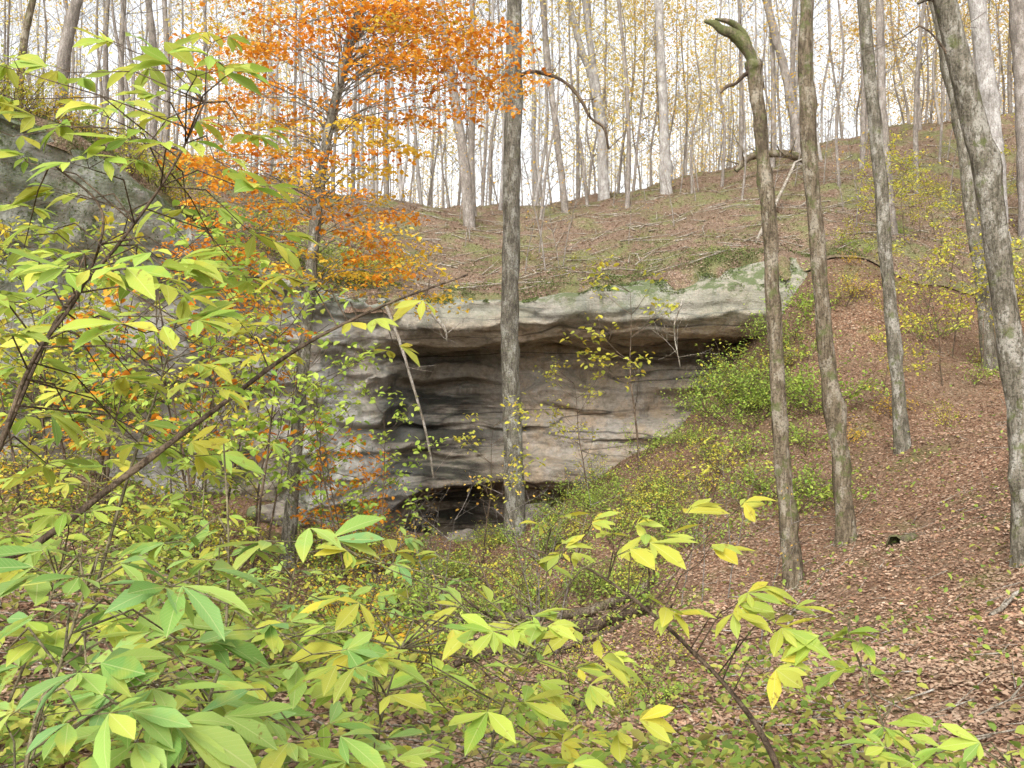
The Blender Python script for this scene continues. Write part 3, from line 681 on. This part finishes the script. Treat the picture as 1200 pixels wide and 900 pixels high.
# ------------------------------------------------------------ foreground buckeye saplings
def buckeye(label, stem, rad, leafpts, size, mat, nper=3, wood='shoot'):
    pts = [at(*p) for p in stem]
    b = pts[0]
    g = gz(b.x, b.y); pts[0] = Vector((b.x, b.y, g-.05)); base = Vector((b.x, b.y, g))
    root = thing('buckeye_sapling', label, 'sapling', base)
    parts = [tube(pts, list(np.interp(np.linspace(0, 1, len(pts)), [0, 1], rad)), 44, 8, .12, 0, U(0, 9), 8)]
    SP, _ = resample(pts, [1]*len(pts), 60); SP = SP[8:]
    segs = []; P, D, N, Ln, W, Dr = [], [], [], [], [], []
    def palm(o, d, s):
        d = Vector((d.x, d.y, d.z*.3-U(-.1, .3))).normalized(); nn = Vector((U(-.4, .4), U(-.8, .1), 1)).normalized()
        sd = d.cross(nn).normalized(); nn = sd.cross(d)
        angs = random.choice([(0, 38, -38), (0, 32, -36, 70, -74), (4, -30, 25), (0, 30, -40, 66), (0, -32, 38, -75), (0, 36, -33, 68, -70), (5, -34)])
        for a in angs:
            a2 = R(a+U(-18, 18)); dd = d*math.cos(a2)+sd*math.sin(a2)-Vector((0, 0, U(-.15, .3)))
            k = s*(1-.34*abs(a)/72)*U(.65, 1.3)
            P.append(tuple(o)); D.append(tuple(dd)); N.append(tuple(nn+Vector((U(-.45, .45), U(-.45, .45), 0)))); Ln.append(k); W.append(k*U(.28, .41)); Dr.append(U(-.1, .4))
    for lp in leafpts:
        c = at(*lp[:3]); s = size*U(.65, 1.2)
        i = int(np.argmin(((SP-np.array(c))**2).sum(1)+.4*np.maximum(0, SP[:, 2]-c.z)**2)); q = Vector(SP[i])
        m = q.lerp(c, .5)+Vector((U(-.03, .03), U(-.03, .03), .06)); segs += [(q, m, .003, .0024), (m, c, .0024, .0016)]
        d = (c-q); d = d.normalized() if d.length > .02 else Vector((U(-1, 1), U(-1, 1), 0))
        for j in range(nper):
            a = (j-(nper-1)/2)*1.0+U(-.5, .5); dd = Vector((d.x*math.cos(a)-d.y*math.sin(a), d.x*math.sin(a)+d.y*math.cos(a), d.z*.5+U(-.1, .3))).normalized()
            o = c+dd*s*U(.25, .9); segs.append((c, o, .0014, .001)); palm(o, dd, s)
    parts.append(segmesh(segs, 8)); V, f = join(parts); mk('stem', V, f, M[wood], root, True, None, base)
    V, f, uv = leafgeo(P, D, N, Ln, W, 'b', np.array(Dr)); mk('foliage', V, f, M[mat], root, True, uv, base)
    return root
def region(n, x0, x1, y0, y1, Y0, Y1, md=45):
    out = []; t = 0
    while len(out) < n and t < 900:
        t += 1; p = (U(x0, x1), U(y0, y1), U(Y0, Y1))
        if all((p[0]-q[0])**2+(p[1]-q[1])**2 > md*md for q in out): out.append(p)
    return out
buckeye('leaning buckeye sapling whose long dark bare stem slants across the left half of the view', [(-190, 800, 2.5), (-60, 705, 2.55), (40, 640, 2.65), (150, 556, 2.85), (255, 478, 3.05), (350, 408, 3.3), (450, 358, 3.5), (548, 322, 3.7)], (.0145, .004),
    [(500, 345, 3.6), (420, 375, 3.4), (350, 330, 3.5), (300, 400, 3.2), (460, 400, 3.6), (380, 340, 3.4)], .12, 'l_bucky', 2, 'twig')
buckeye('tall buckeye sapling with yellow-green leaves filling the upper left corner', [(-150, 900, 2.7), (-60, 650, 2.8), (10, 500, 2.9), (70, 370, 3.0), (140, 285, 3.1), (200, 200, 3.2), (240, 120, 3.3)], (.010, .003),
    region(35, -5, 290, 50, 330, 2.7, 4.1, 32), .14, 'l_buck', 3, 'twig')
buckeye('buckeye sapling at the left edge with a stem curving up from lower left', [(-120, 1000, 2.3), (-40, 620, 2.5), (0, 520, 2.6), (40, 420, 2.7), (95, 340, 2.8), (120, 250, 2.8), (60, 190, 2.8)], (.009, .003),
    region(24, -10, 240, 280, 545, 2.4, 3.6, 35), .135, 'l_buck', 3, 'twig')
buckeye('slim yellow-tinged buckeye shoot behind the long slanting stem', [(60, 900, 3.6), (110, 700, 3.7), (150, 560, 3.8), (190, 440, 3.9), (210, 360, 4.0)], (.009, .003),
    region(16, 30, 310, 360, 600, 3.4, 4.6, 37), .135, 'l_bucky')
buckeye('low green buckeye with large leaves at the lower left corner', [(-40, 1100, 1.75), (30, 900, 1.8), (70, 780, 1.85), (100, 690, 1.9)], (.006, .0025),
    region(18, -10, 240, 640, 890, 1.7, 2.6, 43), .135, 'l_buckg')
buckeye('second green buckeye growing behind the one in the lower left corner', [(-60, 950, 3.0), (20, 800, 3.05), (60, 700, 3.1), (80, 640, 3.2)], (.006, .0025),
    region(22, -10, 300, 590, 860, 2.6, 3.8, 36), .135, 'l_buck')
buckeye('green buckeye seedling standing among leaves left of the lower middle', [(230, 1010, 2.4), (240, 860, 2.45), (262, 760, 2.5), (268, 640, 2.6), (262, 520, 2.65)], (.006, .0025),
    region(22, 160, 430, 630, 890, 2.1, 3.3, 35), .13, 'l_buckg')
buckeye('yellow-green buckeye spreading along the bottom edge', [(430, 1040, 2.4), (440, 900, 2.45), (450, 830, 2.5), (470, 760, 2.6)], (.006, .0025),
    region(26, 290, 680, 735, 905, 2.1, 3.2, 33), .125, 'l_buck')
buckeye('broad yellowing buckeye right of the bottom middle', [(560, 1000, 3.0), (575, 880, 3.05), (600, 800, 3.1), (640, 720, 3.2)], (.006, .0025),
    region(18, 420, 740, 650, 870, 2.7, 3.8, 37), .13, 'l_bucky', 2)
buckeye('arching buckeye shoot with a dark stem leaning left at lower right of centre', [(960, 1010, 3.1), (910, 897, 3.15), (860, 815, 3.2), (800, 752, 3.3), (740, 700, 3.4), (680, 662, 3.5), (610, 640, 3.6)], (.012, .003),
    [(640, 625, 3.5), (690, 620, 3.5), (740, 622, 3.4), (790, 625, 3.4), (850, 610, 3.4), (700, 735, 3.3), (820, 660, 3.3), (860, 710, 3.2), (900, 745, 3.2), (890, 790, 3.1), (620, 650, 3.6), (780, 720, 3.2), (660, 650, 3.5), (720, 650, 3.4), (840, 725, 3.2), (760, 640, 3.3), (920, 720, 3.2)], .14, 'l_bucky', 2, 'twig')
buckeye('small buckeye shoot over the leaf litter right of the arching one', [(1050, 1000, 3.0), (1040, 880, 3.05), (1015, 800, 3.1), (995, 745, 3.1)], (.005, .002),
    [(1010, 780, 3.1), (990, 745, 3.1), (1035, 850, 3.0), (1020, 800, 3.1)], .135, 'l_buck', 2)
buckeye('green buckeye tips in the lower right corner', [(1240, 1050, 2.4), (1215, 960, 2.4), (1190, 905, 2.45)], (.005, .002),
    [(1080, 890, 2.5), (1130, 880, 2.5), (1180, 885, 2.4), (1120, 915, 2.4)], .125, 'l_buck', 2)
buckeye('mid-distance buckeye below the foot of the orange tree', [(330, 800, 5.2), (335, 720, 5.3), (345, 670, 5.4), (360, 620, 5.5)], (.007, .0025),
    region(21, 190, 510, 620, 750, 4.8, 6.5, 28), .135, 'l_buckg')
buckeye('mid-distance yellow-green buckeye on the left bank', [(80, 800, 5.0), (90, 700, 5.1), (100, 600, 5.2), (110, 520, 5.3)], (.007, .0025),
    region(20, -10, 220, 480, 690, 4.6, 6.2, 30), .135, 'l_buck')
buckeye('mid-distance buckeye left of the orange tree trunk', [(230, 800, 7.0), (235, 640, 7.1), (240, 540, 7.2), (235, 450, 7.3)], (.008, .0025),
    region(18, 110, 310, 420, 640, 6.6, 8, 28), .135, 'l_buck')

# ------------------------------------------------------------ logs, vines, boulders
def log(name, label, path, radii, mat, twigs=0, cat='log', k=9):
    pts = [at(*p) for p in path]; base = pts[0].copy()
    root = thing(name, label, cat, base)
    parts = [tube(pts, radii, 24, k, .14, 0, U(0, 40), 3)]
    if twigs:
        sg, tp = [], []
        for _ in range(twigs):
            i = U(0, len(pts)-1.01); q = pts[int(i)].lerp(pts[int(i)+1], i-int(i)); grow(q, Vector((U(-1, 1), U(-1, 1), U(-.2, 1))), U(.4, 1.2), radii[-1]*.6, 1, sg, tp, 3)
        parts.append(segmesh(sg, 4))
    V, f = join(parts); mk('stem' if 'vine' in name else 'trunk', V, f, mat, root, True, None, base)
    return root
def glog(name, label, a, b, r, mat, twigs=3, lift=.05, cat='log', group=None):
    n = 6; pts = []
    for i in range(n):
        t = i/(n-1); x = a[0]+(b[0]-a[0])*t; y = a[1]+(b[1]-a[1])*t; pts.append(Vector((x+U(-.05, .05), y, gz(x, y)+lift)))
    base = pts[0].copy(); root = thing(name, label, cat, base, group)
    parts = [tube(pts, [r*(1-.4*i/(n-1)) for i in range(n)], 26, 9, .16, 0, U(0, 40), 4)]
    sg, tp = [], []
    for _ in range(twigs):
        q = pts[random.randrange(1, n)]; grow(q, Vector((U(-1, 1), U(-1, 1), U(.1, 1))), U(.3, .9), r*.25, 1, sg, tp, 3)
    if sg: parts.append(segmesh(sg, 4))
    V, f = join(parts); mk('trunk', V, f, mat, root, True, None, base)
    return root
glog('fallen_log', 'dark fallen log lying along the ravine bottom', (-1.9, 14.5), (-.1, 12.2), .12, M['twig'], 4, .08)
glog('fallen_log', 'dark fallen log crossing the ravine below the green bank', (.0, 11.2), (1.9, 12.8), .10, M['twig'], 4, .10)
glog('fallen_log', 'grey-brown log lying behind the crossing log in the ravine', (-.3, 12.6), (2.2, 13.9), .09, M['bark_brown'], 3, .10)
glog('fallen_log', 'thin dead branch lying in the ravine in front of the crossing log', (-.6, 10.2), (1.3, 10.9), .04, M['twig'], 4, .06)
for _ in range(11):
    x, y, a = U(-.9, 2.2), U(7.5, 14), U(-.9, .9); l = U(.5, 1.1)
    glog('fallen_branch', 'dark dead branch in the tangle of debris filling the gully', (x, y), (x+l*math.cos(a), y+l*math.sin(a)), U(.015, .03), M['twig'], 3, U(.03, .1), 'branch', 'dead branches in the gully')
glog('fallen_log', 'mossy log end lying on the leaf litter right of the curved mossy trunk', (4.85, 11.6), (5.25, 11.9), .10, M['bark_moss'], 0, .03)
glog('fallen_log', 'thin broken stick on the leaf litter near the right edge', (4.2, 8.0), (5.2, 8.6), .02, M['deadwood'], 2, .03)
glog('fallen_log', 'thin fallen branch on the right slope below the hook-topped tree', (2.3, 8.6), (3.3, 10.4), .02, M['deadwood'], 3, .03)
log('fallen_log', 'pale barkless pole leaning on the hillside behind the hook-topped tree', [(932, 190, 34), (919, 218, 32), (899, 258, 29.5), (879, 298, 27.2)], [.04, .055, .065, .07], M['deadwood'], 3)
log('fallen_tree', 'arched dead tree lying on the crest behind the hook-topped tree', [(862, 200, 36), (880, 184, 36), (905, 180, 36), (935, 184, 36), (950, 196, 36)], [.08, .14, .16, .15, .08], M['bark_brown'], 9, 'tree')
log('hanging_vine', 'pale dead vine hanging down in front of the dark left end of the shelter', [(452, 358, 23.4), (468, 400, 23.3), (485, 455, 23.2), (500, 510, 23.1), (508, 560, 23.1)], [.045, .04, .035, .03, .025], M['deadwood'], 3, 'vine', 6)
log('hanging_vine', 'thin twisted vine dangling from the lip at the left end of the shelter', [(478, 352, 23.6), (500, 362, 23.4), (520, 384, 23.3), (524, 400, 23.3)], [.05, .05, .04, .02], M['deadwood'], 5, 'vine', 6)
log('hanging_vine', 'tangle of fine hanging twigs below the right part of the lip', [(800, 352, 22.9), (790, 385, 22.8), (797, 430, 22.8)], [.025, .02, .012], M['deadwood'], 9, 'vine', 5)
def boulder(label, px, y, s):
    x = (px-600)/F*y; z = gz(x, y)
    bm = bmesh.new(); bmesh.ops.create_icosphere(bm, subdivisions=4, radius=1)
    o = U(0, 90); sx, sy, sz = U(.8, 1.3), U(.7, 1.1), U(.5, .75)
    for v in bm.verts:
        p = v.co.copy(); k = 1+.35*noise.noise(p*1.1+Vector((o, 0, 0)))+.16*noise.noise(p*3+Vector((o, 0, 0)))
        v.co = Vector((p.x*sx, p.y*sy, p.z*sz))*k*s
    for fc in bm.faces: fc.smooth = True
    me = bpy.data.meshes.new('boulder'); bm.to_mesh(me); bm.free(); me.materials.append(M['boulder'])
    ob = bpy.data.objects.new('boulder', me); COL.objects.link(ob); ob.location = (x, y, z+s*.05); ob.rotation_euler = (0, 0, U(0, 6)); tag(ob, label, 'boulder')
for lb, px, y, s in [('dark boulder on the shelter floor below the black-stained wall', 540, 23.5, .5), ('flat boulder on the shelter floor behind the central trunk', 630, 24, .6), ('mossy boulder on the ravine floor left of the central trunk', 500, 19, .35),
    ('boulder at the shelter mouth right of the central trunk', 690, 23.6, .5), ('half-buried stone in the ravine bottom beside the dark log', 575, 13.5, .25), ('large boulder against the foot of the left cliff', 330, 20.5, .6)]:
    boulder(lb, px, y, s)

# ------------------------------------------------------------ leaf litter and ground cover
def scatter_low(n, y0, y1, px0=-120, px1=1320):
    px = rng.uniform(px0, px1, n); y = np.exp(rng.uniform(math.log(y0), math.log(y1), n)); x = (px-600)/F*y
    k = y < lip(x)+.4; k |= (x > 9) & (y < 24)
    return x[k], y[k]
x, y = scatter_low(250000, 2.4, 25)
keep = rng.uniform(0, 1, len(x)) < np.where(x < -.6-(y-12)*.12, .5, 1.); x, y = x[keep], y[keep]
P1 = np.stack([x, y, low(x, y)+rng.uniform(.003, .025, len(x))], -1)
n = 64000; yy = rng.uniform(23.5, 44, n); px = rng.uniform(-60, 1260, n); xx = (px-600)/F*yy; k = yy > lip(xx)+.75; xx, yy = xx[k], yy[k]
P2 = np.stack([xx, yy, up(xx, yy)+.07], -1)
def flatleaves(P, smin, smax, tilt=.4, sc=1., templ='s'):
    n = len(P); th = rng.uniform(0, 6.28, n); D = np.stack([np.cos(th), np.sin(th), rng.normal(0, .12, n)], -1)
    N = np.stack([rng.normal(0, tilt, n), rng.normal(-.1, tilt, n), np.ones(n)], -1); L = rng.uniform(smin, smax, n)*sc
    return leafgeo(P, D, N, L, L*rng.uniform(.35, .8, n), templ, rng.uniform(-.35, .35, n))
V, f, uv = flatleaves(P1, .016, .042, .38, 1+P1[:, 1]/28, 'm')
tag(mk('fallen_leaves', V, f, M['l_litter'], None, False), 'brown fallen leaves carpeting the ravine and right slope', 'fallen leaves', None, 'stuff')
V, f, uv = flatleaves(P2, .05, .10)
tag(mk('hillside_leaves', V, f, M['l_litterup'], None, False), 'greyish brown fallen leaves on the hillside above the shelter', 'fallen leaves', None, 'stuff')
x, y = scatter_low(1300, 2.6, 25); segs = []
for a, b in zip(x, y):
    th = U(0, 6.28); l = U(.12, .5); c, d_ = a+l*math.cos(th), b+l*math.sin(th)
    segs.append((Vector((a, b, float(low(a, b))+.03)), Vector((c, d_, float(low(c, d_))+.05)), U(.003, .009), .002))
for _ in range(500):
    b = U(25.5, 38); a = (U(480, 1220)-600)/F*b; th = U(0, 6.28); l = U(.4, 1.6); c, d_ = a+l*math.cos(th), b+l*math.sin(th)*.5
    segs.append((Vector((a, b, gz(a, b)+.08)), Vector((c, d_, gz(c, d_)+U(.08, .25))), U(.01, .025), .006))
V, f = segmesh(segs, 4)
tag(mk('fallen_twigs', V, f, M['deadwood'], None, True), 'scattered dead twigs lying among the fallen leaves', 'twigs', None, 'stuff')
x, y = scatter_low(58000, 3, 24, -120, 1320)
dens = np.where(x < 1.0+(y-10)*.25, .75, .13); dens = np.where((y > 14) & (x > 1) & (x < 7), .9, dens)
dens = np.where((x > -1.2) & (x < 2.2) & (y < 14.5), .42, dens); dens = np.where(y < 5, dens*.7, dens)
clump = .5+.5*np.sin(x*1.7+y*.6)*np.sin(y*1.3-x*.5)
k = rng.uniform(0, 1, len(x)) < dens*(.25+clump); x, y = x[k], y[k]
P = np.stack([x, y, low(x, y)+rng.uniform(.03, .32, len(x))], -1)
V, f, uv = rnd_leaves(P, .06, 'm', .4, .65)
tag(mk('ground_cover', V, f, M['l_cover'], None, False), 'low green plants covering the ravine floor and banks', 'ground cover', None, 'stuff')
n = 60000; xx = rng.uniform(-12, 9.5, n); off = rng.exponential(2.2, n)+.3; yy = lip(xx)+off
pat = np.array([noise.noise(Vector((a*.6, b*.7, 3)))+.4*noise.noise(Vector((a*2, b*2.2, 5))) for a, b in zip(xx, yy)])+rng.normal(0, .1, n)
k = pat > np.where(xx > -2, -.08, -.1)+.05*off; xx, yy, off = xx[k], yy[k], off[k]
P = np.stack([xx, yy, up(xx, yy)-(1-sst(.4, 1., off))*.25+rng.uniform(.03, .12, len(xx))], -1)
LV = CV[:, cx < -4.2].reshape(-1, 3); idx = rng.integers(0, len(LV), 50000); LV = LV[idx]
pat = np.array([noise.noise(Vector((a*.5, c*.42, 8)))+.5*noise.noise(Vector((a*1.6, c*1.6, 1)))+.10*(c-2.0) for a, b, c in LV])
LV = LV[pat > .22]; LV = LV+np.stack([rng.normal(0, .06, len(LV)), -rng.uniform(0, .14, len(LV)), rng.normal(0, .06, len(LV))], -1)
LP_ = CV[int(NR*17.0/19):int(NR*18.2/19), cx > -2.5].reshape(-1, 3); idx = rng.integers(0, len(LP_), 12000); LP_ = LP_[idx]
pat = np.array([noise.noise(Vector((a*1.1, c*.8, 5)))+.7*noise.noise(Vector((a*3, c*2.4, 1)))+.2*(c-2.4) for a, b, c in LP_])
LP_ = LP_[pat > .1]+np.array([0, -.02, .01])
V, f, uv = rnd_leaves(np.concatenate([P, LV, LP_]), .05, 's', .7, .6)
tag(mk('moss', V, f, M['l_moss'], None, False), 'dark green moss and ferns along the cliff', 'moss', None, 'stuff')

# ------------------------------------------------------------ camera, sky, sun
cam = bpy.data.cameras.new('camera'); cam.lens = 32; cam.sensor_width = 36; cam.clip_end = 600
co = bpy.data.objects.new('camera', cam); COL.objects.link(co); co.rotation_euler = (R(90), 0, 0); S.camera = co
w = bpy.data.worlds.new('World'); S.world = w; w.use_nodes = True; t = w.node_tree
bg = t.nodes['Background']; sky = t.nodes.new('ShaderNodeTexSky'); sky.sky_type = 'NISHITA'; sky.sun_disc = False
sky.sun_rotation = R(200); sky.dust_density = 4; sky.air_density = 1.; sky.ozone_density = .5
hs = t.nodes.new('ShaderNodeHueSaturation'); hs.inputs['Saturation'].default_value = .12; hs.inputs['Value'].default_value = 2.65
t.links.new(sky.outputs[0], hs.inputs['Color']); t.links.new(hs.outputs[0], bg.inputs[0]); bg.inputs[1].default_value = .15
sl = bpy.data.lights.new('sun', 'SUN'); sl.energy = 1.4; sl.angle = R(18); sl.color = (1, .97, .92)
so = bpy.data.objects.new('sun', sl); COL.objects.link(so)
az = R(200); el = R(46); d = Vector((math.sin(az)*math.cos(el), math.cos(az)*math.cos(el), math.sin(el)))
so.rotation_euler = d.to_track_quat('Z', 'Y').to_euler(); sky.sun_elevation = el
S.view_settings.view_transform = 'Standard'; S.view_settings.look = 'None'; S.view_settings.exposure = 0
